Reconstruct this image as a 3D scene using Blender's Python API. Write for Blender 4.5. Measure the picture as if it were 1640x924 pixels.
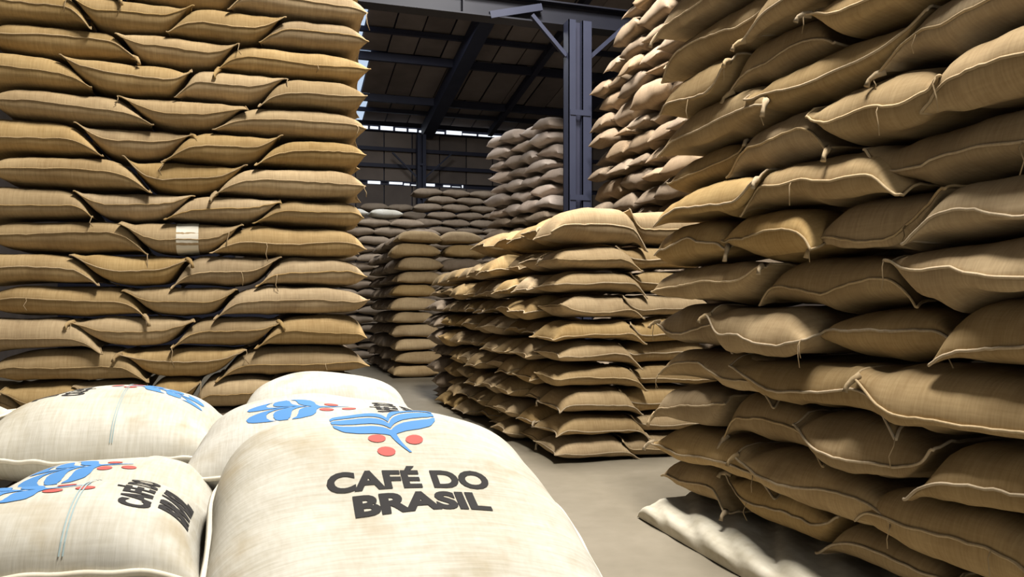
import bpy, bmesh, math, random
import numpy as np
from mathutils import Vector, Matrix

# ------------------------------------------------------------------ clear
for o in list(bpy.data.objects):
    bpy.data.objects.remove(o, do_unlink=True)
SC = bpy.context.scene
COL = SC.collection
R = math.radians

# ------------------------------------------------------------------ camera (aisle runs along +Y, eye height 1.27 m)
F = 1250.0
YAW = math.atan(390 / F)
CT, ST = math.cos(YAW), math.sin(YAW)
EYE, HOR = 1.27, 493.0
cd = bpy.data.cameras.new('camera')
cd.sensor_width = 36.0
cd.lens = 36.0 * F / 1640
cd.shift_y = (HOR - 462) / 1640
cd.clip_start = 0.05
cam = bpy.data.objects.new('camera', cd)
cam.location = (0, 0, EYE)
cam.rotation_euler = (R(90), 0, -YAW)
COL.objects.link(cam)
SC.camera = cam

# ------------------------------------------------------------------ world, lights, exposure
w = bpy.data.worlds.new('world'); SC.world = w
w.use_nodes = True
w.node_tree.nodes['Background'].inputs[0].default_value = (0.80, 0.88, 1.0, 1)
w.node_tree.nodes['Background'].inputs[1].default_value = 0.03

def area_light(name, loc, size, energy, color, rot=(0, 0, 0)):
    d = bpy.data.lights.new(name, 'AREA')
    d.shape = 'RECTANGLE'; d.size, d.size_y = size
    d.energy = energy; d.color = color
    o = bpy.data.objects.new(name, d)
    o.location = loc; o.rotation_euler = rot
    COL.objects.link(o)
    return o

# area lights for overhead daylight above the front of the aisle and the middle pile
area_light('overhead_light', (1.65, 2.4, 8.0), (0.8, 2.6), 900, (1.0, 0.955, 0.88))
area_light('overhead_light', (2.5, 6.5, 7.4), (0.8, 1.4), 620, (1.0, 0.96, 0.90))
area_light('overhead_light', (3.0, 17.0, 8.2), (2.0, 3.5), 420, (0.95, 0.97, 1.0))  # fill added over the far aisle to brighten the roof and far piles
# fill light added behind the camera to brighten the left stack's end face
area_light('front_fill', (1.15, -6.5, 2.8), (1.7, 3.4), 125, (1.0, 0.93, 0.80), (R(86), 0, R(6)))

vs = SC.view_settings
vs.view_transform = 'Standard'
vs.look = 'None'
vs.gamma = 1.0
vs.use_curve_mapping = False
vs.exposure = 0.12
SC.cycles.max_bounces = 6
SC.cycles.diffuse_bounces = 1
SC.cycles.use_denoising = True

# ------------------------------------------------------------------ helpers
def ray(px):
    a = (px - 820) / F
    return a * CT + ST, -a * ST + CT

def x_on_y(px, Y):
    rx, ry = ray(px)
    return Y * rx / ry

def y_on_x(px, X):
    rx, ry = ray(px)
    return X * ry / rx

def tag(o, label=None, cat=None, group=None, kind=None):
    for k, v in (('label', label), ('category', cat), ('group', group), ('kind', kind)):
        if v: o[k] = v
    return o

def link(name, me, mat=None, parent=None, loc=None, rot=None):
    o = bpy.data.objects.new(name, me)
    if mat is not None and me is not None and len(me.materials) == 0:
        me.materials.append(mat)
    if parent is not None: o.parent = parent
    if loc is not None: o.location = loc
    if rot is not None: o.rotation_euler = rot
    COL.objects.link(o)
    return o

def mesh_np(name, V, Q, smooth=True):
    me = bpy.data.meshes.new(name)
    me.from_pydata(np.asarray(V, float).tolist(), [], [tuple(q) for q in Q])
    if smooth:
        me.polygons.foreach_set('use_smooth', [True] * len(me.polygons))
    me.update()
    return me

class MB:
    """collects boxes, bars and tubes into one mesh"""
    def __init__(s): s.v, s.f = [], []
    def add(s, V, Fc):
        n = len(s.v); s.v += [tuple(p) for p in V]; s.f += [tuple(i + n for i in q) for q in Fc]
    def box(s, x0, x1, y0, y1, z0, z1):
        s.add([(x, y, z) for z in (z0, z1) for y in (y0, y1) for x in (x0, x1)],
              [(0, 2, 3, 1), (4, 5, 7, 6), (0, 1, 5, 4), (2, 6, 7, 3), (0, 4, 6, 2), (1, 3, 7, 5)])
    def bar(s, a, b, w, h, up=(0, 0, 1)):
        a, b = Vector(a), Vector(b); d = (b - a).normalized()
        sx = d.cross(Vector(up)).normalized(); sz = sx.cross(d).normalized()
        V = []
        for p in (a, b):
            for (i, j) in ((-1, -1), (1, -1), (1, 1), (-1, 1)):
                V.append(p + sx * (i * w / 2) + sz * (j * h / 2))
        s.add(V, [(0, 3, 2, 1), (4, 5, 6, 7), (0, 1, 5, 4), (1, 2, 6, 5), (2, 3, 7, 6), (3, 0, 4, 7)])
    def tube(s, P, r, n=5, closed=False, flat=1.0):
        P = [Vector(p) for p in P]; m = len(P); V = []; Fc = []
        rr = r if hasattr(r, '__len__') else [r] * m
        for i, p in enumerate(P):
            if closed: d = P[(i + 1) % m] - P[i - 1]
            else: d = P[min(i + 1, m - 1)] - P[max(i - 1, 0)]
            d = d.normalized() if d.length > 1e-9 else Vector((1, 0, 0))
            up = Vector((0, 0, 1)) if abs(d.z) < .9 else Vector((1, 0, 0))
            sx = d.cross(up).normalized(); sz = sx.cross(d)
            for k in range(n):
                t = 2 * math.pi * k / n
                V.append(p + sx * (rr[i] * math.cos(t)) + sz * (rr[i] * flat * math.sin(t)))
        for i in range(m if closed else m - 1):
            j = (i + 1) % m
            for k in range(n):
                l = (k + 1) % n
                Fc.append((i * n + k, i * n + l, j * n + l, j * n + k))
        if not closed:
            Fc.append(tuple(range(n - 1, -1, -1))); Fc.append(tuple((m - 1) * n + k for k in range(n)))
        s.add(V, Fc)
    def build(s, name, mat, parent=None, smooth=False, loc=None):
        V = s.v
        if loc is not None: V = [(x - loc[0], y - loc[1], z - loc[2]) for x, y, z in V]
        me = mesh_np(name, V, s.f, smooth)
        return link(name, me, mat, parent, loc)

# ------------------------------------------------------------------ materials
def new_mat(name):
    m = bpy.data.materials.new(name); m.use_nodes = True
    nt = m.node_tree; b = nt.nodes['Principled BSDF']
    return m, nt, b

def N(nt, t, **kw):
    n = nt.nodes.new(t)
    for k, v in kw.items():
        if k in n.inputs: n.inputs[k].default_value = v
        else: setattr(n, k, v)
    return n

def plain(name, rgb, rough=.8, metal=0.0, spec=.3):
    m, nt, b = new_mat(name)
    b.inputs['Base Color'].default_value = (*rgb, 1); b.inputs['Roughness'].default_value = rough
    b.inputs['Metallic'].default_value = metal; b.inputs['Specular IOR Level'].default_value = spec
    return m

def cloth(name, dark, light, stain, var=.22, blot=2.2, bump=.35, stain_amt=.35, thread=(110, 9, 9)):
    """woven sacking: thread streaks, blotches, stains, each sack a little different"""
    m, nt, b = new_mat(name); L = nt.links
    tc = N(nt, 'ShaderNodeTexCoord'); oi = N(nt, 'ShaderNodeObjectInfo')
    off = N(nt, 'ShaderNodeVectorMath', operation='SCALE'); off.inputs['Scale'].default_value = 37.0
    cmb = N(nt, 'ShaderNodeCombineXYZ'); L.new(oi.outputs['Random'], cmb.inputs[0]); L.new(oi.outputs['Random'], cmb.inputs[1])
    L.new(cmb.outputs[0], off.inputs[0])
    add = N(nt, 'ShaderNodeVectorMath', operation='ADD'); L.new(tc.outputs['Object'], add.inputs[0]); L.new(off.outputs[0], add.inputs[1])
    mp = N(nt, 'ShaderNodeMapping'); mp.inputs['Scale'].default_value = thread; L.new(add.outputs[0], mp.inputs[0])
    thr = N(nt, 'ShaderNodeTexNoise', Scale=1.0, Detail=2.0); L.new(mp.outputs[0], thr.inputs['Vector'])
    mp2 = N(nt, 'ShaderNodeMapping'); mp2.inputs['Scale'].default_value = (thread[1], thread[0] * .7, thread[0] * .7); L.new(add.outputs[0], mp2.inputs[0])
    thr2 = N(nt, 'ShaderNodeTexNoise', Scale=1.0, Detail=1.0); L.new(mp2.outputs[0], thr2.inputs['Vector'])
    blt = N(nt, 'ShaderNodeTexNoise', Scale=blot, Detail=4.0, Roughness=.6); L.new(add.outputs[0], blt.inputs['Vector'])
    a1 = N(nt, 'ShaderNodeMath', operation='MULTIPLY_ADD'); L.new(thr.outputs['Fac'], a1.inputs[0]); a1.inputs[1].default_value = .55
    L.new(blt.outputs['Fac'], a1.inputs[2])
    a2 = N(nt, 'ShaderNodeMath', operation='MULTIPLY_ADD'); L.new(thr2.outputs['Fac'], a2.inputs[0]); a2.inputs[1].default_value = .25
    L.new(a1.outputs[0], a2.inputs[2])
    rp = N(nt, 'ShaderNodeMapRange'); L.new(a2.outputs[0], rp.inputs[0])
    rp.inputs[1].default_value = .6; rp.inputs[2].default_value = 1.2
    mx = N(nt, 'ShaderNodeMix', data_type='RGBA'); L.new(rp.outputs[0], mx.inputs[0])
    mx.inputs[6].default_value = (*dark, 1); mx.inputs[7].default_value = (*light, 1)
    st = N(nt, 'ShaderNodeTexNoise', Scale=blot * 2.3, Detail=3.0); L.new(add.outputs[0], st.inputs['Vector'])
    sr = N(nt, 'ShaderNodeMapRange'); L.new(st.outputs['Fac'], sr.inputs[0]); sr.inputs[1].default_value = .56; sr.inputs[2].default_value = .75
    sr.inputs[4].default_value = stain_amt
    m2 = N(nt, 'ShaderNodeMix', data_type='RGBA'); L.new(sr.outputs[0], m2.inputs[0]); L.new(mx.outputs[2], m2.inputs[6]); m2.inputs[7].default_value = (*stain, 1)
    hs = N(nt, 'ShaderNodeHueSaturation'); L.new(m2.outputs[2], hs.inputs['Color'])
    vr = N(nt, 'ShaderNodeMapRange'); L.new(oi.outputs['Random'], vr.inputs[0]); vr.inputs[3].default_value = 1 - var; vr.inputs[4].default_value = 1 + var * .7
    L.new(vr.outputs[0], hs.inputs['Value'])
    ml = N(nt, 'ShaderNodeMath', operation='MULTIPLY'); L.new(oi.outputs['Random'], ml.inputs[0]); ml.inputs[1].default_value = 7.31
    fr = N(nt, 'ShaderNodeMath', operation='FRACT'); L.new(ml.outputs[0], fr.inputs[0])
    s2 = N(nt, 'ShaderNodeMapRange'); L.new(fr.outputs[0], s2.inputs[0]); s2.inputs[3].default_value = .85; s2.inputs[4].default_value = 1.12
    L.new(s2.outputs[0], hs.inputs['Saturation'])
    L.new(hs.outputs[0], b.inputs['Base Color'])
    b.inputs['Roughness'].default_value = .92; b.inputs['Specular IOR Level'].default_value = .15
    bp = N(nt, 'ShaderNodeBump', Strength=bump, Distance=.006); L.new(a2.outputs[0], bp.inputs['Height']); L.new(bp.outputs[0], b.inputs['Normal'])
    return m

M = {}
M['jute'] = cloth('jute', (.33, .222, .106), (.52, .38, .205), (.22, .135, .062), var=.17)
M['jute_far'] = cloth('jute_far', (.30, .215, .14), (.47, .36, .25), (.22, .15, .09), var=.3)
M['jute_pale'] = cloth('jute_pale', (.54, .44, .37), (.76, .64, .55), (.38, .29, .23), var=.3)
M['jute_seam'] = cloth('jute_seam', (.42, .31, .18), (.62, .49, .32), (.3, .2, .1), var=.15, bump=.2)
M['white'] = cloth('white_sacking', (.43, .395, .315), (.62, .60, .54), (.37, .30, .19), var=.05, blot=4.0, bump=.25, stain_amt=.6, thread=(160, 14, 14))
M['white_seam'] = cloth('white_sacking_seam', (.72, .65, .5), (.86, .8, .68), (.55, .45, .3), var=.05, bump=.2)
M['twine'] = plain('twine', (.42, .31, .18), .9)
M['tape'] = plain('tape', (.85, .80, .68), .5)
M['blue'] = plain('print_blue', (.075, .225, .50), .85)
M['red'] = plain('print_red', (.52, .10, .085), .85)
M['black'] = plain('print_black', (.03, .028, .028), .95)
M['stripe'] = plain('woven_stripe', (.33, .43, .44), .9)

def steel(name, c1, c2):
    m, nt, b = new_mat(name); L = nt.links
    tc = N(nt, 'ShaderNodeTexCoord'); no = N(nt, 'ShaderNodeTexNoise', Scale=2.5, Detail=5.0); L.new(tc.outputs['Object'], no.inputs['Vector'])
    mx = N(nt, 'ShaderNodeMix', data_type='RGBA'); L.new(no.outputs['Fac'], mx.inputs[0]); mx.inputs[6].default_value = (*c1, 1); mx.inputs[7].default_value = (*c2, 1)
    L.new(mx.outputs[2], b.inputs['Base Color']); b.inputs['Roughness'].default_value = .55; b.inputs['Specular IOR Level'].default_value = .35
    return m
M['steel'] = steel('navy_painted_steel', (.022, .026, .050), (.042, .048, .084))
M['purlin'] = steel('dark_painted_steel', (.02, .022, .045), (.04, .042, .07))

def panel_mat(name, c1, c2, sc):
    m, nt, b = new_mat(name); L = nt.links
    tc = N(nt, 'ShaderNodeTexCoord'); oi = N(nt, 'ShaderNodeObjectInfo')
    no = N(nt, 'ShaderNodeTexNoise', Scale=sc, Detail=5.0); L.new(tc.outputs['Object'], no.inputs['Vector'])
    ad = N(nt, 'ShaderNodeMath', operation='MULTIPLY_ADD'); L.new(oi.outputs['Random'], ad.inputs[0]); ad.inputs[1].default_value = .55; L.new(no.outputs['Fac'], ad.inputs[2])
    mr = N(nt, 'ShaderNodeMapRange'); L.new(ad.outputs[0], mr.inputs[0]); mr.inputs[1].default_value = .35; mr.inputs[2].default_value = 1.15
    mx = N(nt, 'ShaderNodeMix', data_type='RGBA'); L.new(mr.outputs[0], mx.inputs[0]); mx.inputs[6].default_value = (*c1, 1); mx.inputs[7].default_value = (*c2, 1)
    L.new(mx.outputs[2], b.inputs['Base Color']); b.inputs['Roughness'].default_value = .85; b.inputs['Specular IOR Level'].default_value = .2
    return m
M['roof'] = panel_mat('roof_sheet', (.17, .142, .135), (.34, .285, .265), 1.2)
M['wall'] = panel_mat('wall_sheet', (.14, .115, .10), (.27, .22, .185), 1.2)

def emit(name, rgb, s):
    m, nt, b = new_mat(name)
    b.inputs['Base Color'].default_value = (*rgb, 1); b.inputs['Emission Color'].default_value = (*rgb, 1); b.inputs['Emission Strength'].default_value = s
    return m
M['daylight'] = emit('daylight_pane', (.86, .92, 1.0), 1.1)
M['rooflight'] = emit('translucent_sheet', (.62, .78, 1.0), .75)

def floor_mat():
    m, nt, b = new_mat('concrete_floor'); L = nt.links
    tc = N(nt, 'ShaderNodeTexCoord')
    n1 = N(nt, 'ShaderNodeTexNoise', Scale=.8, Detail=6.0, Roughness=.6); L.new(tc.outputs['Object'], n1.inputs['Vector'])
    n2 = N(nt, 'ShaderNodeTexNoise', Scale=9.0, Detail=5.0); L.new(tc.outputs['Object'], n2.inputs['Vector'])
    a = N(nt, 'ShaderNodeMath', operation='MULTIPLY_ADD'); L.new(n2.outputs['Fac'], a.inputs[0]); a.inputs[1].default_value = .4; L.new(n1.outputs['Fac'], a.inputs[2])
    mr = N(nt, 'ShaderNodeMapRange'); L.new(a.outputs[0], mr.inputs[0]); mr.inputs[1].default_value = .45; mr.inputs[2].default_value = .95
    mx = N(nt, 'ShaderNodeMix', data_type='RGBA'); L.new(mr.outputs[0], mx.inputs[0]); mx.inputs[6].default_value = (.175, .15, .105, 1); mx.inputs[7].default_value = (.25, .215, .16, 1)
    L.new(mx.outputs[2], b.inputs['Base Color']); b.inputs['Roughness'].default_value = .62; b.inputs['Specular IOR Level'].default_value = .35
    bp = N(nt, 'ShaderNodeBump', Strength=.15, Distance=.01); L.new(n2.outputs['Fac'], bp.inputs['Height']); L.new(bp.outputs[0], b.inputs['Normal'])
    return m
M['floor'] = floor_mat()
M['tarp'] = cloth('tarpaulin', (.52, .46, .33), (.78, .72, .58), (.42, .34, .2), var=.05, blot=5.0, bump=.3, thread=(30, 6, 6))

# ------------------------------------------------------------------ large structure
mb = MB(); mb.box(-6, 14, -8, 27, -.12, 0)
tag(mb.build('floor', M['floor']), 'bare tan concrete warehouse floor with worn aisle', kind='structure')

ROOF_Z, ROOF_Y, ROOF_S = 7.40, 26.0, .164
def roof_z(y): return ROOF_Z + ROOF_S * (ROOF_Y - y)

roof = MB()
for (y0, y1) in ((10.6, 26.2),):     # the outer skin that carries the sheets
    V = [(x, y, roof_z(y) + dz) for dz in (.16, .22) for y in (y0, y1) for x in (-6, 14)]
    roof.add(V, [(0, 2, 3, 1), (4, 5, 7, 6), (0, 1, 5, 4), (2, 6, 7, 3), (0, 4, 6, 2), (1, 3, 7, 5)])
ceil = tag(roof.build('ceiling', M['purlin']), 'dark sloping sheeted warehouse roof above the far stacks', kind='structure')
rows = [26.0, 23.9, 21.3, 18.66, 16.0, 13.4, 10.8]
sky_x = [2.95, 2.66, 2.33, 2.02, 1.75, 1.5]
rng = random.Random(5)
def sheet(name, x0, x1, y0, y1, mat, dz=0.0, th=.03):
    m = MB(); zc = dz
    V = [(x, y, roof_z(y) + zc + t) for t in (0, th) for y in (y0, y1) for x in (x0, x1)]
    m.add(V, [(0, 2, 3, 1), (4, 5, 7, 6), (0, 1, 5, 4), (2, 6, 7, 3), (0, 4, 6, 2), (1, 3, 7, 5)])
    return m.build(name, mat, ceil)
for i in range(6):
    y1, y0 = rows[i] - .04, rows[i + 1] + .04
    xs = sky_x[i]
    sheet('skylight_sheet', xs - .55, xs - .01, y0, y1, M['rooflight'], .04)
    x = xs + .02
    while x < 12.5:
        sheet('roof_sheet', x, x + .70, y0, y1, M['roof'], .04 + rng.uniform(-.02, .02)); x += .74
    x = xs - .59
    while x > 0.2:
        sheet('roof_sheet', x - .70, x, y0, y1, M['roof'], .04 + rng.uniform(-.02, .02)); x -= .74
for y in rows[1:] + [24.9, 20.0]:
    m = MB(); m.box(-5.5, 13.5, y - .06, y + .06, roof_z(y) - (.20 if y in rows else .10), roof_z(y) + .02)
    m.build('purlin', M['purlin'], ceil)
def rafter(x, wd, dp):
    m = MB(); m.bar((x, 25.95, roof_z(25.95) - dp / 2 - .02), (x, 11, roof_z(11) - dp / 2 - .02), wd, dp)
    m.build('rafter', M['steel'] if wd > .2 else M['purlin'], ceil)
rafter(5.09, .38, .42); rafter(7.3, .16, .2); rafter(9.6, .38, .42); rafter(.6, .38, .42)

wallb = MB(); wallb.box(-6, 14, 26.25, 26.4, 0, 7.6)
wb = tag(wallb.build('wall_back', M['purlin']), 'dark far wall of the warehouse with two strips of daylight', kind='structure')
x = -1.0
while x < 12.5:
    for (z0, z1) in ((5.52, 7.12), (3.4, 5.36), (1.2, 3.36)):
        m = MB(); m.box(x, x + .9, 26.1 + rng.uniform(-.02, .02), 26.2, z0, z1); m.build('wall_sheet', M['wall'], wb)
    x += .94
for z in (6.55, 6.0, 4.5):
    m = MB(); m.box(-5, 13.5, 25.98, 26.08, z - .06, z + .06); m.build('girt', M['purlin'], wb)
def strip(name, label, z0, z1, xa, xb, gaps):
    o = None
    fr = MB()
    fr.box(xa, xb, 26.12, 26.24, z1, z1 + .03); fr.box(xa, xb, 26.12, 26.24, z0 - .03, z0)
    fr = tag(fr.build(name, M['purlin']), label, kind='structure')
    x = xa
    while x < xb:
        wd = rng.uniform(.16, .55)
        m = MB(); m.box(x, min(x + wd, xb), 26.16, 26.20, z0 + rng.uniform(0, .03), z1 - rng.choice([0, 0, .03, .06]))
        m.build('pane', M['daylight'], fr)
        x += wd + rng.choice(gaps)
strip('window_1', 'upper broken strip of daylight under the roof edge', 7.20, 7.34, 2.3, 8.3, (.04, .08, .2))
strip('window_2', 'lower broken strip of daylight across the dark far wall', 5.39, 5.49, 2.3, 6.4, (.06, .16, .3))
wl = MB(); wl.box(-6.1, -6, -8, 26.4, 0, 8); tag(wl.build('wall_left', M['wall']), 'side wall of the warehouse on the left', kind='structure')
wr = MB(); wr.box(14, 14.1, -8, 26.4, 0, 8); tag(wr.build('wall_right', M['wall']), 'side wall of the warehouse on the right', kind='structure')

# ------------------------------------------------------------------ steel posts and tie beam
def empty(name, loc):
    o = bpy.data.objects.new(name, None); o.location = loc; o.empty_display_size = .2; COL.objects.link(o); return o

def post(X, Y, top, braces, label, wd=.32):
    t = tag(empty('steel_post', (X, Y, 0)), label, 'post', 'steel roof posts')
    for x0, x1 in ((-wd / 2, -wd / 2 + .10), (wd / 2 - .13, wd / 2)):
        m = MB(); m.box(x0, x1, -.10, -.085, .012, top); m.box(x0, x0 + .012, -.10, .10, .012, top); m.box(x0, x1, .085, .10, .012, top)
        m.build('channel', M['steel'], t)
    m = MB(); m.box(-wd / 2 + .1, wd / 2 - .13, -.01, .01, .012, top); m.build('web', M['purlin'], t)
    m = MB(); m.box(-wd / 2 - .1, wd / 2 + .1, -.2, .2, 0, .012); m.build('base_plate', M['steel'], t)
    z = .5
    while z < top - .3:
        m = MB(); m.bar((-wd / 2 + .02, -.106, z), (wd / 2 - .02, -.106, z + .0), .012, .07); m.build('batten', M['steel'], t); z += 1.1
    for sx, z0, dx, dz in braces:
        m = MB(); m.bar((sx * wd / 2, 0, z0), (sx * (wd / 2 + dx), 0, z0 + dz), .05, .06, up=(0, 1, 0)); m.build('knee_brace', M['steel'], t)
    return t
post(3.86, 9.5, 5.0, ((-1, 4.55, .47, .48), (1, 4.55, .52, .48)), 'tall navy steel post rising behind the middle pile, braced to the tie beam', .32)
post(4.82, 25.55, 7.0, ((-1, 5.6, .8, .75), (1, 5.6, .9, .85)), 'smaller dark blue steel post against the far wall beyond the low stacks', .30)
M['beam'] = steel('black_navy_steel', (.006, .007, .014), (.014, .015, .026))
t = tag(empty('tie_beam', (3.86, 9.73, 5.0)), 'dark blue steel tie beam crossing overhead on the near post', 'beam')
m = MB(); m.box(-5.5, 6.5, -.12, .12, 0, .02); m.box(-5.5, 6.5, -.12, .12, .28, .30); m.box(-5.5, 6.5, -.012, .012, .02, .28); m.build('beam_section', M['beam'], t)
m = MB(); m.bar((-1.15, -.1, .02), (-.45, -.1, .20), .05, .09); m.build('splice_bar', M['steel'], t)
for x in (-4.5, -3, -1.5, 1.5, 3):
    m = MB(); m.box(x - .01, x + .01, -.11, .11, .02, .28); m.build('stiffener', M['beam'], t)

# ------------------------------------------------------------------ sacks
def wob(seed):
    r = np.random.RandomState(seed)
    k = r.normal(size=(6, 3)); k /= np.linalg.norm(k, axis=1)[:, None]; ph = r.uniform(0, 6.28, 6); fr = r.uniform(.7, 1.6, 6)
    def f(x, y, z=0.0, s=1.0):
        o = 0
        for i in range(6):
            o = o + np.sin((k[i, 0] * x + k[i, 1] * y + k[i, 2] * z) * fr[i] * s + ph[i])
        return o / 3.0
    return f
WOB = [wob(i) for i in range(24)]

class Sack:
    """a filled sack between the layer under it (bot) and the layer over it (top), both functions of world x, y"""
    def __init__(s, cx, cy, yaw, L, W, bot, top, seed=0, tips=(.5, .5), seam=.5, pe=6.0, qe=.48, pv=4.6, qv=.38, lump=.008, ears=None, pin=.06, seamv=None, ends=(None, None), ov=(.14, .14)):
        s.cx, s.cy, s.yaw, s.L, s.W, s.bot, s.top = cx, cy, yaw, L, W, bot, top
        s.seed, s.tips, s.seam, s.pe, s.qe, s.pv, s.qv, s.lump, s.pin = seed, tips, seam, pe, qe, pv, qv, lump, pin
        s.ends, s.ov = ends, ov
        r = random.Random(seed)
        s.ears = ears or [r.uniform(-.03, .015) for _ in range(4)]
        s.earl = [r.uniform(.006, .03) for _ in range(4)]
        s.ph = r.uniform(0, 6.28); s.n = WOB[seed % 24]; s.n2 = WOB[(seed * 7 + 3) % 24]
        s.c, s.sn = math.cos(yaw), math.sin(yaw)
        s.seamv = seamv if seamv is not None else r.uniform(-.06, .06)
    def xy(s, u, v):
        au, av = np.abs(u), np.abs(v)
        e = (au * av) ** 7
        k = np.where(u < 0, np.where(v < 0, s.earl[0], s.earl[3]), np.where(v < 0, s.earl[1], s.earl[2]))
        x = u * s.L / 2 * (1 - s.pin * .5 * (1 - v ** 2) * au ** 3) + np.sign(u) * e * k
        y = v * s.W / 2 * (1 - s.pin * au ** 2.5) + np.sign(v) * e * k * .6
        y = y + .012 * s.n2(x, 0, 0, 7.0) * av ** 4 + .010 * s.n(x, 3, 0, 15.0) * av ** 6
        x = x + .010 * s.n2(y, 5, 0, 9.0) * au ** 6
        return s.cx + x * s.c - y * s.sn, s.cy + x * s.sn + y * s.c, x, y
    def at(s, u, v, side):
        u, v = np.asarray(u, float), np.asarray(v, float)
        X, Y, x, y = s.xy(u, v)
        au, av = np.abs(u), np.abs(v)
        T, B = s.top(X, Y), s.bot(X, Y)
        T = np.maximum(T, B + .03)
        lx = u * s.L / 2
        for i, sg in ((0, -1), (1, 1)):           # ends that lie under or over the neighbour's end
            if s.ends[i]:
                t = np.clip((sg * lx - (s.L / 2 - s.ov[i])) / s.ov[i], 0, 1)
                r = np.maximum(1 - t ** 2.9, .09)
                if s.ends[i] == 'U': T = B + (T - B) * r
                else: B = T - (T - B) * r
        su = np.where(u < 0, s.tips[0], s.tips[1])
        fr = s.seam + s.seamv * np.sin(x * 5 + s.ph) * av ** 2 + .05 * s.n(x, 1, 1, 9.0) * av ** 3
        fr = fr * (1 - au ** 6) + su * au ** 6
        mid = B + (T - B) * np.clip(fr, .04, .96)
        pe = np.where(u < 0, 9.0 if s.ends[0] else s.pe, 9.0 if s.ends[1] else s.pe)
        S = np.clip(1 - au ** pe, 0, 1) ** s.qe * np.clip(1 - av ** s.pv, 0, 1) ** s.qv
        ek = np.where(u < 0, np.where(v < 0, s.ears[0], s.ears[3]), np.where(v < 0, s.ears[1], s.ears[2]))
        drop = ek * (au * av) ** 5
        lump = s.lump * (s.n(x, y, side, 9.0) + .6 * s.n2(x, y, side, 19.0)) * np.sqrt(S)
        crease = .45 * s.lump * np.sin(v * 13 + s.ph + 2 * s.n(x, y, 0, 6.0)) * au ** 4 * S
        crease = crease + .4 * s.lump * np.sin(x * 46 + s.ph + 2 * s.n2(x, y, 0, 5.0)) * av ** 3 * S ** .5
        lump = lump - abs(s.lump) * .9 * np.sqrt(S)       # lumps only press inwards, so neighbours keep clear
        if side > 0: z = mid + (T - mid) * S + lump + crease + drop
        else: z = mid - (mid - B) * S - (lump + crease) * .5 + drop
        return np.stack([X, Y, z], -1)
    def mesh(s, nu, nv):
        tu = np.sin(np.linspace(-1, 1, nu + 1) * math.pi / 2); tu = .55 * tu + .45 * np.sign(tu) * (1 - (1 - np.abs(tu)) ** 1.25)
        tv = np.sin(np.linspace(-1, 1, nv + 1) * math.pi / 2)
        U, Vv = np.meshgrid(tu, tv, indexing='ij')
        top = s.at(U, Vv, 1); bot = s.at(U, Vv, -1)
        it = np.arange((nu + 1) * (nv + 1)).reshape(nu + 1, nv + 1)
        ib = it.copy(); n = (nu + 1) * (nv + 1)
        inner = np.arange((nu - 1) * (nv - 1)).reshape(nu - 1, nv - 1) + n
        ib[1:-1, 1:-1] = inner
        V = np.concatenate([top.reshape(-1, 3), bot[1:-1, 1:-1].reshape(-1, 3)])
        def quads(i): return np.stack([i[:-1, :-1], i[1:, :-1], i[1:, 1:], i[:-1, 1:]], -1).reshape(-1, 4)
        Q = np.concatenate([quads(it), quads(ib)[:, ::-1]])
        s.edge = (tu, tv)
        return V, Q
    def rim(s, nu, nv, out=.004):
        tu = np.sin(np.linspace(-1, 1, nu + 1) * math.pi / 2); tv = np.sin(np.linspace(-1, 1, nv + 1) * math.pi / 2)
        u = np.concatenate([tu[:-1], np.ones(nv), tu[:0:-1], -np.ones(nv)])
        v = np.concatenate([-np.ones(nu), tv[:-1], np.ones(nu), tv[:0:-1]])
        P = s.at(u, v, 1)
        c = np.array([s.cx, s.cy]); d = P[:, :2] - c
        P[:, :2] += d / np.linalg.norm(d, axis=1)[:, None] * out
        P[:, 2] += .003 * s.n(u * 9, v * 9, 0, 3.0)
        return P

def to_local(P, s, org):
    P = np.asarray(P, float) - np.asarray(org)
    Q = P.copy(); Q[..., 0] = P[..., 0] * s.c + P[..., 1] * s.sn; Q[..., 1] = -P[..., 0] * s.sn + P[..., 1] * s.c
    return Q

COUNT = {}
def build_sack(s, label, group, res=(26, 12), mat='jute', seam='jute_seam', seam_r=.006, twine=0, ear=0, name='jute_sack', cat='sack', seam_label=None):
    """top-level mesh with its seam, twisted ears and loose twine as children"""
    V, Q = s.mesh(*res)
    org = (s.cx, s.cy, float(V[:, 2].min()))
    me = mesh_np(name, to_local(V, s, org), Q)
    o = link(name, me, M[mat], None, org, (0, 0, s.yaw))
    tag(o, label, cat, group)
    s.o, s.org = o, org
    if seam_r:
        m = MB(); m.tube(to_local(s.rim(max(16, res[0]), max(8, res[1])), s, org).tolist(), seam_r, 5, True)
        q = m.build('seam', M[seam], o, True)
        if seam_label: q['label'] = seam_label
    r = random.Random(s.seed + 99)
    for k in range(ear):
        u = r.choice([-1.0, 1.0]); v = -1.0
        p0 = to_local(s.at(u * .96, v * .9, 1), s, org); p1 = to_local(s.at(u, v, 1), s, org)
        d = Vector(p1 - p0).normalized(); p1 = Vector(p1)
        P = [p1 - d * .03, p1 + d * .005, p1 + d * .025 + Vector((0, -.005, -.012)), p1 + d * .032 + Vector((0, -.008, -.034))]
        m = MB(); m.tube(P, [.017, .014, .010, .013], 6); m.build('tied_corner', M[seam], o, True)
    for k in range(twine):
        u = r.choice([-1.0, 1.0, r.uniform(-.9, .9)]); v = -1.0
        p = Vector(to_local(s.at(u, v, 1), s, org)); l = r.uniform(.05, .13)
        P = [p + Vector((0, -.004, .004)), p + Vector((r.uniform(-.01, .01), -.014, -.2 * l)), p + Vector((r.uniform(-.015, .015), -.018, -.6 * l)), p + Vector((r.uniform(-.02, .02), -.014, -l))]
        m = MB(); m.tube(P, .0026, 4); m.build('loose_twine', M['twine'], o, True)
    return o

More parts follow.
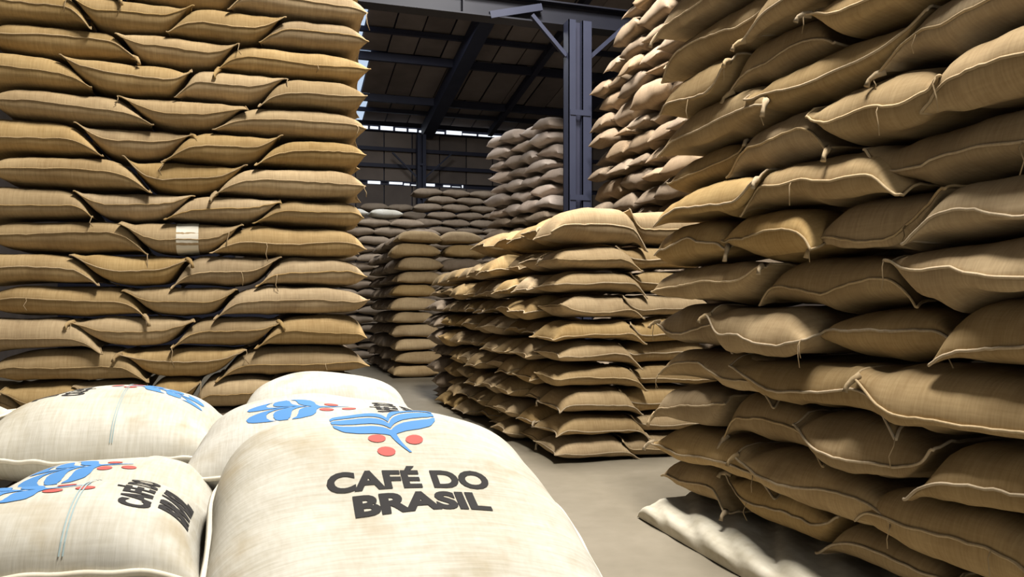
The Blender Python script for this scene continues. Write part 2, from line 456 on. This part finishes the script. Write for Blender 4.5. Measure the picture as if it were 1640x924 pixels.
REST_V, REST_Q, REST_N = [], [], [0]
def rest_sack(s, res=(12, 8)):
    V, Q = s.mesh(*res)
    REST_V.append(V); REST_Q.append(Q + REST_N[0]); REST_N[0] += len(V)

class Pile:
    """layers of sacks; every sack lies in the dips between the sacks below it"""
    def __init__(s, z0, h, dip, amp, seed, gap=.003):
        s.z0, s.h, s.dip, s.amp, s.seed, s.gap = z0, h, dip, amp, seed, gap
        s.layers = {}
        s.w = WOB[seed % 24]; s.w2 = WOB[(seed + 5) % 24]
    def add(s, k, cx, cy, yaw, L, W, **kw):
        s.layers.setdefault(k, []).append((cx, cy, yaw, L, W, kw))
    def face(s, k):
        recs = s.layers.get(k - 1, [])
        def f(X, Y):
            z = s.z0 + k * s.h + s.amp * (.7 * s.w(X, Y, k * 5.1, 1.5) + .6 * s.w2(X, Y, k * 3.3, 3.6)) * (0 if k == 0 else 1)
            if recs and s.dip:
                e = np.full(np.shape(X), 1.0)
                for (cx, cy, yaw, L, W, kw) in recs:
                    c, sn = math.cos(yaw), math.sin(yaw)
                    u = np.abs((X - cx) * c + (Y - cy) * sn) / (L / 2); v = np.abs(-(X - cx) * sn + (Y - cy) * c) / (W / 2)
                    e = np.minimum(e, np.maximum(u ** 4, .75 * np.maximum(v, .0) ** 8))
                z = z - s.dip * np.minimum(e, 1.0)
            return z
        return f
    def sack(s, k, i, **kw):
        cx, cy, yaw, L, W, k0 = s.layers[k][i]
        a = dict(k0); a.update(kw); a = {q: v for q, v in a.items() if not q.startswith('_')}
        f0, f1 = s.face(k), s.face(k + 1); g = s.gap
        return Sack(cx, cy, yaw, L, W, lambda X, Y: f0(X, Y) + g, lambda X, Y: f1(X, Y) - g, seed=s.seed * 1000 + k * 37 + i * 11, **a)

ORD = ['zeroth', 'first', 'second', 'third', 'fourth', 'fifth', 'sixth', 'seventh', 'eighth', 'ninth', 'tenth', 'eleventh', 'twelfth', 'thirteenth',
       'fourteenth', 'fifteenth', 'sixteenth', 'seventeenth', 'eighteenth', 'nineteenth', 'twentieth', 'twenty-first', 'twenty-second', 'twenty-third']
exec_later = []

# ---- tall left stack: its end faces the camera
YL = 5.36
P = Pile(.02, .2, .022, .011, 1)
left_rows = {  # layer: joints of the visible rows, read off the photograph and laid on the plane of the stack's end
    3: [(-140, 30), (15, 140), (128, 226), (224, 315), (306, 440), (432, 588)],
    4: [(-20, 230), (200, 382), (354, 586)], 5: [(-110, 152), (118, 302), (275, 443), (420, 586)],
    6: [(-25, 230), (205, 372), (352, 586)], 7: [(-105, 156), (122, 298), (278, 442), (416, 583)],
    8: [(-25, 228), (205, 378), (350, 583)], 9: [(-110, 146), (126, 300), (270, 446), (418, 583)],
    10: [(-20, 230), (203, 386), (350, 583)], 11: [(-110, 156), (125, 301), (268, 447), (414, 582)],
    12: [(-20, 235), (202, 386), (350, 583)], 13: [(-115, 140), (102, 296), (290, 448), (418, 583)],
    14: [(-30, 211), (190, 371), (352, 584)], 15: [(-110, 136), (120, 301), (274, 450), (424, 584)],
    16: [(-60, 182), (178, 380), (372, 585)]}
for k in (0, 2): left_rows[k] = left_rows[4]
for k in (1,): left_rows[k] = left_rows[5]
left_rows[17] = left_rows[13]; left_rows[18] = left_rows[14]
rng = random.Random(3)
for k in sorted(left_rows):
    r_ = left_rows[k]; n = len(r_)
    for i, (a, b) in enumerate(r_):
        xa, xb = x_on_y(a, YL), x_on_y(b, YL)
        e = {3: ((None, 'U'), ('O', 'O'), ('U', None)), 4: ((None, 'U'), ('O', 'O'), ('U', 'O'), ('U', None)),
             5: ((None, 'U'), ('O', 'U'), ('O', 'O'), ('U', 'O'), ('U', None)), 6: ((None, 'U'), ('O', 'U'), ('O', 'O'), ('U', 'O'), ('U', 'O'), ('U', None))}[n][i]
        ea, eb = rng.uniform(.0, .03), rng.uniform(.0, .03)
        if e[0]: xa -= ea
        if e[1]: xb += eb
        W = .58
        pa = x_on_y(r_[i - 1][1], YL) + .015 - xa if i else .1
        pb = xb - (x_on_y(r_[i + 1][0], YL) - .015) if i < n - 1 else .1
        P.add(k, (xa + xb) / 2, YL + W / 2 + rng.uniform(-.025, .025), rng.uniform(-.02, .02), (xb - xa), W,
              tips=(.5, rng.uniform(.4, .6)), seam=rng.uniform(.46, .6), pe=6.0, ends=e, ov=(max(pa, .08) * 1.9 + .03, max(pb, .08) * 1.9 + .03))
for k in sorted(left_rows):
    nv = len(left_rows[k])
    for i in range(nv):
        s = P.sack(k, i)
        if k < 3 or k > 17:
            rest_sack(s, (16, 8)); continue
        row = 17 - k
        pos = ['leftmost', 'second from the left', 'third from the left', 'fourth from the left', 'fifth from the left', 'rightmost'][i] if i < nv - 1 else 'at the aisle edge'
        if k == 17: lab = f'tan jute sack {pos} in the highest row, cut by the photo top'
        elif k == 3: lab = f'tan jute sack {pos} in the row just behind the white sacks'
        else: lab = f'tan jute sack {pos} in {ORD[row]} row down of tall left stack'
        if k == 8 and i == 1: lab = 'tan jute sack with a pale tape band round it in the tall left stack'
        if k == 16 and i == nv - 1: lab = 'tan jute sack at the aisle edge, top full row of the tall left stack'
        o = build_sack(s, lab, 'jute sacks of the tall left stack', (30, 16), twine=rng.choice([0, 0, 1, 1]), ear=rng.choice([0, 0, 0, 1]), seam='jute', seam_r=.0042)
        if k == 8 and i == 1:      # the taped sack
            uu = np.linspace(-.14, .24, 6)
            P0 = []
            vv = np.concatenate([np.linspace(.2, -1, 14), np.linspace(-1, -.2, 10)[1:]]); sd = np.array([1] * 14 + [-1] * 9)
            for u_ in uu:
                A = np.array([s.at(u_, v_, int(d_)) for v_, d_ in zip(vv, sd)])
                A[:, 1] -= .006; A[:, 2] += .003 * sd
                P0.append(A)
            G = to_local(np.array(P0), s, s.org); ni, nj = G.shape[:2]
            idx = np.arange(ni * nj).reshape(ni, nj)
            Qd = np.stack([idx[:-1, :-1], idx[1:, :-1], idx[1:, 1:], idx[:-1, 1:]], -1).reshape(-1, 4)
            tp = link('tape_band', mesh_np('tape_band', G.reshape(-1, 3), Qd), M['tape'], o); tp['label'] = 'pale tape band'
# the side of the left stack that runs back along the aisle
for k in range(19):
    for j in range(3):
        c = .61 - (.40 if k % 2 == 0 else .27); y = YL + .6 + (.85 if k % 2 else .58) * (j + .5)
        if k % 2: rest_sack(Sack(.61 - .29, YL + .68 + .86 * (j + .5), R(90), .82, .56, P.face(k) if False else (lambda X, Y, k=k: .02 + .2 * k + 0 * X), (lambda X, Y, k=k: .018 + .2 * (k + 1) + 0 * X), seed=k * 5 + j), (14, 8))
        else: rest_sack(Sack(.61 - .40, YL + .68 + .64 * (j + .5), 0, .8, .6, (lambda X, Y, k=k: .02 + .2 * k + 0 * X), (lambda X, Y, k=k: .018 + .2 * (k + 1) + 0 * X), seed=k * 5 + j), (14, 8))

# ---- right stack: its long side runs along the aisle towards the camera
XR = 2.2
P = Pile(.19, .22, .055, .026, 2)
right_rows = [
    [(1048, 1142), (1138, 1302), (1290, 1492), (1488, 1730)],
    [(1045, 1217), (1180, 1412), (1365, 1690)],
    [(1050, 1152), (1148, 1302), (1284, 1492), (1480, 1760)],
    [(1050, 1226), (1180, 1436), (1390, 1730)],
    [(1050, 1158), (1142, 1306), (1304, 1500), (1508, 1770)],
    [(1050, 1216), (1210, 1432), (1428, 1750)],
    [(1052, 1167), (1164, 1312), (1300, 1490), (1462, 1770)],
    [(1058, 1226), (1200, 1440), (1390, 1740)],
    [(1057, 1172), (1166, 1322), (1308, 1512), (1498, 1770)],
    [(1058, 1232), (1195, 1452), (1414, 1730)],
    [(1058, 1162), (1155, 1304), (1292, 1532), (1500, 1790)],
    [(1058, 1236), (1198, 1425), (1400, 1730)],
    [(1056, 1160), (1150, 1320), (1300, 1520), (1500, 1790)],
    [(1058, 1230), (1200, 1430), (1400, 1730)]]
rng = random.Random(8)
for k, r_ in enumerate(right_rows):
    for i, (a, b) in enumerate(r_):
        ya, yb = y_on_x(a, XR), y_on_x(b, XR)
        W = .60
        if i == 0: modes = [rng.choice('UUOONN') for _ in r_]
        opp = {'U': 'O', 'O': 'U', 'N': None}
        e = (None if i == 0 else opp[modes[i - 1]], (modes[i] if modes[i] != 'N' else None) if i < len(r_) - 1 else None)
        if e[0]: ya += .02
        if e[1]: yb -= .02
        out = rng.uniform(-.06, .05) - (.02 if k % 3 == 0 else 0)
        if k == 0: out = rng.uniform(.06, .10)
        if k == 1: out = abs(out)
        P.add(k, XR + W / 2 + out, (ya + yb) / 2, R(-90) + rng.uniform(-.05, .05), ya - yb, W, seam=rng.uniform(.40, .64), seamv=rng.uniform(-.14, .14),
              pv=3.8, qv=.42, lump=.011, pe=4.6, ends=e, ov=(rng.uniform(.2, .28), rng.uniform(.2, .28)), tips=(rng.uniform(.2, .8), rng.uniform(.2, .8)))
nR = len(right_rows)
for k, r_ in enumerate(right_rows):
    for i in range(len(r_)):
        s = P.sack(k, i)
        pos = ['at the far end', 'second from the far end', 'third from the far end', 'nearest the camera'][i] if i < len(r_) - 1 else 'nearest the camera'
        lab = f'brown jute sack {pos} in {ORD[k + 1]} layer up of the right stack'
        if k == 0: lab = f'brown jute sack {pos}, lying on the folded tarpaulin'
        if k >= 12:
            lab = f'brown jute sack {pos} in {"topmost" if k == 13 else "second highest"} layer of right stack'
        build_sack(s, lab, 'jute sacks of the right stack', (36, 20), twine=rng.choice([0, 0, 1, 2]), ear=rng.choice([0, 1, 1]), seam_r=.006)

# the second line of sacks behind the right stack's face
for k in range(nR):
    y = 4.08
    while y > 1.5:
        rest_sack(Sack(XR + 1.06, y - .41, R(-90), .80, .58, (lambda X, Y, k=k: .19 + .22 * k + 0 * X), (lambda X, Y, k=k: .188 + .22 * (k + 1) + 0 * X), seed=k * 9 + int(y * 10)), (14, 8))
        y -= .82 if k % 2 else .86

# ---- near middle pile: end face and long side along the aisle
XM, YM = 2.25, 5.93
P = Pile(.0, .2, .05, .020, 4)
rng = random.Random(12)
PITCH = .54
mid_keys = []
for k in range(10):
    for j in range(10):
        if k == 9 and j > 4: continue
        W = PITCH + .03; out = rng.uniform(-.13, .07)
        cy = YM + PITCH * (j + .5) + (.0 if j == 0 else rng.uniform(-.02, .02))
        L0 = .74 + (.07 if k % 2 else -.02)
        P.add(k, XM + L0 / 2 + (out if j else out * .5), cy, rng.uniform(-.06, .06) if j else rng.uniform(-.03, .03), L0, W - (.08 if j else .02),
              tips=(rng.uniform(.35, .7), .5), seam=rng.uniform(.42, .62), pe=4.0, pv=3.4, qv=.42, ends=(None, 'U' if j == 0 else None), ov=(.1, .22), lump=.014, _j=j, _c=0)
        if j == 0:
            L1 = .84
            P.add(k, XM + L0 + L1 / 2 - .13, cy + rng.uniform(.02, .12), rng.uniform(-.05, .05), L1, W, ends=('O', None), tips=(.5, .5), seam=rng.uniform(.42, .58), _j=0, _c=1)
for k in sorted(P.layers):
    for i, rec in enumerate(P.layers[k]):
        j, c = rec[5]['_j'], rec[5]['_c']
        s = P.sack(k, i)
        if k == 9:
            s.pv, s.pe, s.qe = 2.4, 3.0, .5
            f1 = P.face(10); s.top = (lambda X, Y, f1=f1: f1(X, Y) + .12)
        lay = f'{ORD[k + 1]} layer up'
        if k == 9: lay = 'the top layer'
        if c == 1: lab = f'jute sack second from the corner on end face, {lay}, middle pile'
        elif j == 0: lab = f'jute sack at the near corner, {lay}, middle pile'
        else: lab = f'jute sack end facing the aisle, {ORD[j + 1]} from near corner, {lay}, middle pile'
        if j <= 7 or k >= 7:
            build_sack(s, lab, 'jute sacks of the middle pile', (24, 14) if j < 3 else (18, 12), twine=0, ear=1 if (j in (1, 2, 3) and rng.random() < .4) else 0, seam_r=.0058 if j < 6 else .0)
        else: rest_sack(s, (16, 10))

# ---- second pile further down the aisle
X2, Y2 = 2.2, 14.0
P = Pile(.0, .245, .05, .012, 6)
rng = random.Random(21)
for k in range(11):
    for j in range(6):
        L0 = .84 + (.05 if k % 2 else -.03); W = .66
        P.add(k, X2 + L0 / 2 + rng.uniform(-.09, .06), Y2 + .63 * (j + .5), rng.uniform(-.04, .04), L0, W if j == 0 else .56, tips=(.4, .5), seam=.5, pe=4.0, _j=j, _c=0)
        if j == 0:
            P.add(k, X2 + L0 + .41, Y2 + .33, 0, .80, W, tips=(.5, .5), seam=.5, pe=4.0, _j=0, _c=1)
for k in sorted(P.layers):
    for i, rec in enumerate(P.layers[k]):
        j, c = rec[5]['_j'], rec[5]['_c']
        s = P.sack(k, i)
        if k == 10: s.pv, s.pe = 2.4, 3.0
        if j == 0 and (c == 0 or k >= 9):
            lay = 'the top layer' if k == 10 else f'{ORD[k + 1]} layer up'
            build_sack(s, f'jute sack at {"the corner" if c == 0 else "the right"} of end face, {lay}, second pile', 'jute sacks of the second pile', (18, 10), seam_r=0)
        else: rest_sack(s, (12, 8))

# ---- tall pile behind the right stack, stepped at the top
X3 = 3.97
P = Pile(.0, .22, .07, .032, 9)
rng = random.Random(31)
for k in range(24):
    yend = 9.25 - (.06 if k % 2 else 0) if k < 19 else 9.2 - .26 * (k - 18)
    y = yend; j = 0
    while y > 6.35:
        longw = rng.random() < .4
        d = (.72 if longw else .46) * rng.uniform(.88, 1.1)
        out = rng.uniform(-.10, .06)
        if longw: P.add(k, X3 + .29 + out, y - d / 2, R(-90) + rng.uniform(-.10, .10), d - .01, .56, tips=(rng.uniform(.2, .7), rng.uniform(.2, .7)), seam=rng.uniform(.42, .6), lump=.012, _j=j)
        else: P.add(k, X3 + .40 + out, y - d / 2, rng.uniform(-.12, .12), .82, d - .03, tips=(rng.uniform(.25, .65), .5), seam=.5, pe=3.6, pv=3.2, lump=.016, _j=j)
        y -= d; j += 1
for k in sorted(P.layers):
    for i, rec in enumerate(P.layers[k]):
        s = P.sack(k, i)
        if k >= 12 and i <= 3:
            lab = f'jute sack {["at far end", "second from far end", "third from far end", "fourth from far end"][i]}, {ORD[k - 11]} row above middle pile, rear pile'
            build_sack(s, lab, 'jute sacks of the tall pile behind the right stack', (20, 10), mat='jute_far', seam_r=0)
        else: rest_sack(s, (12, 8))

# ---- pale pile beyond the steel post
d4 = Vector((.259, -.966)); f4 = Vector((3.57, 12.9)); n4 = Vector((.966, .259))
P = Pile(.0, .2, .055, .022, 11)
rng = random.Random(41)
for k in range(21):
    t = 0.0; j = 0
    while t < 1.75:
        ends = (k % 2 == 0)
        d = (.5 if ends else .62) * rng.uniform(.92, 1.08)
        c = f4 + d4 * (t + d / 2) + n4 * (.3 + rng.uniform(-.09, .06))
        P.add(k, c.x, c.y, math.atan2(d4.y, d4.x) + rng.uniform(-.06, .06), d - .01, .6, tips=(rng.uniform(.3, .7), rng.uniform(.3, .7)), seam=.5, pe=3.0, pv=3.4, lump=.014)
        t += d; j += 1
for k in sorted(P.layers):
    for i, rec in enumerate(P.layers[k]):
        s = P.sack(k, i)
        if k >= 14 and i < 4:
            lab = f'pale jute sack {["at left end", "second from left", "third from left", "fourth from left"][i]}, {"top" if k == 20 else ORD[21 - k]} row down of pile left of post'
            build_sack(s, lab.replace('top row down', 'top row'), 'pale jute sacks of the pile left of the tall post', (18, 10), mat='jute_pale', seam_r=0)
        else: rest_sack(s, (12, 8))

# ---- far piles at the end of the aisle
rng = random.Random(51)
def far_pile(xa, xb, y, h, n, L, seed, slope=0.0):
    P = Pile(.0, h, .05, .01, seed)
    for k in range(n):
        x = xa - (L / 2 if k % 2 else 0); 
        while x < xb - .1:
            P.add(k, x + L / 2, y + .3 + rng.uniform(-.03, .03), rng.uniform(-.03, .03), L + .03, .6, pe=4.0); x += L
    for k in P.layers:
        for i in range(len(P.layers[k])): rest_sack(P.sack(k, i), (12, 8))
far_pile(1.7, 3.75, 19.5, .22, 16, .82, 13)
for i, x in enumerate((1.95, 2.82)):
    s = Sack(x, 19.8, .04, .80, .6, lambda X, Y: 3.51 + 0 * X, lambda X, Y: 3.76 + 0 * X, 700 + i, pe=3.0, pv=2.4, lump=.014)
    build_sack(s, f'whitish sack lying on the far pile at the aisle end, {["beside the tall left stack", "nearer the far post"][i]}', 'whitish sacks on the far pile', (16, 8), mat='white', seam_r=0, name='pale_sack')
far_pile(3.0, 4.3, 23.2, .22, 20, .8, 14)
far_pile(4.25, 6.2, 21.4, .21, 22, .8, 15)

me = mesh_np('stacked_sacks', np.concatenate(REST_V), np.concatenate(REST_Q))
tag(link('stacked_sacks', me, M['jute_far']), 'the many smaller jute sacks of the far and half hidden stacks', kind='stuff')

# ------------------------------------------------------------------ white printed sacks in front
def S(name, x0, x1, y0, y1, zb, zt, seed, yaw=0, land=True, **kw):
    cx, cy = (x0 + x1) / 2, (y0 + y1) / 2
    tilt = kw.pop('tilt', (0, 0))
    bot = lambda X, Y: zb + 0 * X
    top = lambda X, Y: zt + tilt[0] * (X - cx) + tilt[1] * (Y - cy)
    a = dict(pe=3.0, qe=.55, pv=2.6, qv=.55, lump=.010, seam=.42, pin=.07, tips=(.4, .4)); a.update(kw)
    if land: return Sack(cx, cy, yaw, x1 - x0, y1 - y0, bot, top, seed, **a)
    return Sack(cx, cy, yaw + R(-90), y1 - y0, x1 - x0, bot, top, seed, **a)

def print_on(s, parent, name, polys, mat, off=.0014, label=None, maxlen=.012):
    """flat print laid on the sack: polygons in (u, v), cut fine and set on its surface"""
    bm = bmesh.new()
    for tri in polys:
        vs_ = [bm.verts.new((p[0], p[1], 0)) for p in tri]
        bm.faces.new(vs_)
    bmesh.ops.triangulate(bm, faces=bm.faces[:])
    for _ in range(6):
        lng = [e for e in bm.edges if ((e.verts[0].co.x - e.verts[1].co.x) * s.L / 2) ** 2 + ((e.verts[0].co.y - e.verts[1].co.y) * s.W / 2) ** 2 > maxlen ** 2]
        if not lng: break
        bmesh.ops.subdivide_edges(bm, edges=lng, cuts=1)
        bmesh.ops.triangulate(bm, faces=[f for f in bm.faces if len(f.verts) > 3])
    uv = np.array([v.co[:2] for v in bm.verts]); uv = np.clip(uv, -.97, .97)
    e = .004
    A = s.at(uv[:, 0], uv[:, 1], 1); B = s.at(uv[:, 0] + e, uv[:, 1], 1); C = s.at(uv[:, 0], uv[:, 1] + e, 1)
    n = np.cross(B - A, C - A); n /= np.linalg.norm(n, axis=1)[:, None]; n[n[:, 2] < 0] *= -1
    G = to_local(A + n * off, s, s.org)
    bm.verts.index_update()
    fs = [tuple(v.index for v in f.verts) for f in bm.faces]
    bm.free()
    me = mesh_np(name, G, fs)
    o = link(name, me, M[mat], parent)
    if label: o['label'] = label
    return o

def text_polys(body, bold):
    cu = bpy.data.curves.new('lettering', 'FONT'); cu.body = body; cu.size = 1.0; cu.offset = bold; cu.resolution_u = 4
    ob = bpy.data.objects.new('lettering', cu); COL.objects.link(ob)
    dg = bpy.context.evaluated_depsgraph_get()
    me = bpy.data.meshes.new_from_object(ob.evaluated_get(dg))
    out = [[tuple(me.vertices[i].co[:2]) for i in p.vertices] for p in me.polygons]
    bpy.data.objects.remove(ob); bpy.data.curves.remove(cu); bpy.data.meshes.remove(me)
    xs = [p[0] for t in out for p in t]; ys = [p[1] for t in out for p in t]
    return out, min(xs), max(xs), 0.0, max(ys)

def fit(polys, src, dst):
    (a0, a1, b0, b1), (c0, c1, d0, d1) = src, dst
    return [[(c0 + (x - a0) / (a1 - a0) * (c1 - c0), d0 + (y - b0) / (b1 - b0) * (d1 - d0)) for x, y in t] for t in polys]

def blade(P, Qq):
    """a strip between two polylines"""
    return [[P[i], P[i + 1], Qq[i + 1], Qq[i]] for i in range(len(P) - 1)]

def logo_polys():
    """coffee sprig: two fanned striped leaves like an open book, a curved stem and three berries; box -1..1 x, 0..1 y"""
    blue, red = [], []
    ts = [i / 16 for i in range(17)]
    for sx in (-1, 1):
        top = lambda t: float(np.interp(t, (0, .06, .15, .3, .5, .75, .92, 1), (.72, .84, .95, 1.03, 1.06, 1.04, .98, .86)))
        bot = lambda t: float(np.interp(t, (0, .12, .3, .6, .85, 1), (.30, .34, .37, .38, .42, .54)))
        for f0, f1 in ((.0, .26), (.36, .62), (.72, 1.0)):
            P0 = [(.06 + sx * t * (.94 - .06 * sx) * (1 - .05 * (1 - f0) ** 2), bot(t) + (top(t) - bot(t)) * f0) for t in ts]
            P1 = [(.06 + sx * t * (.94 - .06 * sx) * (1 - .05 * (1 - f1) ** 2), bot(t) + (top(t) - bot(t)) * f1) for t in ts]
            blue += blade(P0, P1)
    st = [(.06 + .22 * t * t, .42 - .40 * t) for t in [i / 8 for i in range(9)]]
    blue += blade([(x - .07 * (1 - .7 * i / 8), y) for i, (x, y) in enumerate(st)], [(x + .07 * (1 - .7 * i / 8), y) for i, (x, y) in enumerate(st)])
    for cx, cy in ((-.22, .27), (.40, .21), (-.12, .04)):
        red.append([(cx + .15 * math.cos(t * math.pi / 8), cy + .075 * math.sin(t * math.pi / 8)) for t in range(16)])
    return blue, red

LOGO_B, LOGO_R = logo_polys()
T1 = text_polys('CAFÉ DO', .042); T2 = text_polys('BRASIL', .05)

def brand(s, o, frame, text=True):
    """the print is 0.31 m across and 0.38 m high; frame maps (metres across, metres up the print) to the sack's (u, v)"""
    mp = lambda polys: [[frame(x, y) for x, y in t] for t in polys]
    lg = fit(LOGO_B, (-1, 1, 0, 1), (.015, .26, .178, .405)); lr = fit(LOGO_R, (-1, 1, 0, 1), (.015, .26, .178, .405))
    print_on(s, o, 'printed_leaves', mp(lg), 'blue', label='blue printed leaves like an open book')
    for q in mp(lr): print_on(s, o, 'printed_berry', [q], 'red', label='red printed berry')
    if not text: return
    a = fit(T1[0], T1[1:5], (.0, .31, .070, .136)); b = fit(T2[0], T2[1:5], (.042, .292, .0, .055))
    print_on(s, o, 'printed_lettering', mp(a + b), 'black', label='black lettering in two lines')

def stripe(s, o, u0, du, vert=True):
    polys = []
    for w0, w1 in ((-.012, -.005), (.005, .012)):
        for i in range(24):
            a, b = -.95 + 1.9 * i / 24, -.95 + 1.9 * (i + 1) / 24
            q = [(u0 + w0, a), (u0 + w1, a), (u0 + w1, b), (u0 + w0, b)]
            polys.append(q if vert else [(y, x) for x, y in q])
    print_on(s, o, 'woven_stripe', polys, 'stripe', off=.0024, maxlen=.02, label='faint blue-green woven stripe')

WG = 'white printed sacks in front'
def white(s, label, res=(120, 84), **kw):
    return build_sack(s, label, WG, res, 'white', 'white_seam', name='white_sack', **kw)

sA = S('A', -.10, .58, .95, 1.92, .62, .952, 201, land=False, seam=.6, pe=2.6, pv=2.6, qe=.5, qv=.5, tilt=(-.06, .395))
oA = white(sA, 'large white sack in front, printed leaves and black lettering facing the camera', seam_r=.007, ear=0)
# for this sack u runs towards the camera, v runs to the right
brand(sA, oA, lambda x, y: (.14 - y / .485 - .055 * (-.41 + x / .34), -.41 + x / .34))

sB = S('B', -.19, .48, 1.92, 2.50, .77, 1.022, 202, pe=3.4, ears=[-.01, -.02, -.02, -.02])
oB = white(sB, 'white sack directly behind the large lettered one, printed sideways', seam_r=.006, ear=1)
brand(sB, oB, lambda x, y: (.80 - y / .30, -.62 + x / .46))

sC = S('C', -.09, .48, 2.52, 3.15, .80, 1.045, 203)
oC = white(sC, 'plain white sack at the back of the white row, highest in view', seam_r=.006)

sD = S('D', -.71, -.13, 2.12, 2.78, .795, 1.05, 204)
oD = white(sD, 'white sack left of the back pair, with a woven stripe down its front', seam_r=.006, ear=1)
brand(sD, oD, lambda x, y: (-.60 + y / .29, .22 - x / .52))
stripe(sD, oD, .16, 0)

sE = S('E', -.74, -.10, 1.35, 1.76, .70, .96, 205, seam=.6)
oE = white(sE, 'white sack at front left, brown seam low across its front, printed sideways', seam_r=.007)
brand(sE, oE, lambda x, y: (.91 - y / .34, -.50 + x / .36))
stripe(sE, oE, .35, 0)

sE1 = S('E1', -.58, -.11, 1.67, 2.12, .72, .935, 206)
oE1 = white(sE1, 'white sack squeezed between the front left sack and the striped sack', seam_r=.006)
brand(sE1, oE1, lambda x, y: (.95 - y / .27, -.62 + x / .34), text=False)

sF = S('F', -1.52, -.84, 2.45, 3.05, .82, 1.055, 207)
white(sF, 'white sack at the left edge, mostly out of view behind the striped one', (30, 20), seam_r=.006)
sG = S('G', -1.22, -.62, 1.60, 2.1, .74, .93, 208)
white(sG, 'white sack at the left edge below, only its end in view', (30, 20), seam_r=.006)

# the layers of white sacks under them
rng = random.Random(61)
for k in range(4):
    for i, (x0, x1) in enumerate(((-.10, .57), (-.78, -.12))):
        for j in range(4 if i == 0 else 3):
            y0 = .95 + .55 * j + (.3 if i else 0)
            zt = (.2 * (k + 1)) * (.80 / .80 if i == 0 else .74 / .80)
            zb = (.2 * k) * (1 if i == 0 else .74 / .80)
            s = S('under', x0 + rng.uniform(-.02, .02), x1, y0, y0 + .50, zb + .006, zt - .006, 300 + k * 10 + i * 5 + j, pe=5, pv=4, ears=[0, 0, 0, 0])
            lab = f'white sack under the front group, {"aisle side" if i == 0 else "left side"}, {ORD[j + 1]} back, {ORD[k + 1]} layer up'
            build_sack(s, lab, 'white sacks underneath the front ones', (20, 12), 'white', 'white_seam', name='white_sack', seam_r=.006)

# ------------------------------------------------------------------ folded tarpaulin under the right stack
nu_, nv_ = 150, 26
uu = np.linspace(0, 1, nu_); vv = np.linspace(0, 1, nv_)
U, Vv = np.meshgrid(uu, vv, indexing='ij')
yy = 4.28 - U * 3.6
ang = Vv * math.pi
hh = .168 * np.clip(np.sin(np.clip(ang, 0, math.pi)), 0, 1) ** .55
endf = np.clip((U) / .03, 0, 1) ** .5
ph = yy * 7 - Vv * 15 + 1.5 * WOB[3](yy, Vv, 0, 3.0)
fold = np.abs(np.sin(ph)) ** .8 + .5 * np.abs(np.sin(ph * .43 + 1.3)) ** .6
xx = 2.13 + .95 * (1 - np.cos(ang)) / 2 - .035 * fold * np.sin(ang) ** .5 * (Vv < .5) + .02 * WOB[7](yy, 0, 0, 2.0)
zz = .004 + hh * endf * (.76 + .17 * fold * (Vv < .6)) 
idx = np.arange(nu_ * nv_).reshape(nu_, nv_)
Qd = np.stack([idx[:-1, :-1], idx[:-1, 1:], idx[1:, 1:], idx[1:, :-1]], -1).reshape(-1, 4)
me = mesh_np('folded_tarpaulin', np.stack([xx, yy, zz], -1).reshape(-1, 3), Qd)
tag(link('folded_tarpaulin', me, M['tarp']), 'pale crumpled folded tarpaulin on the floor under the right stack', 'tarpaulin')
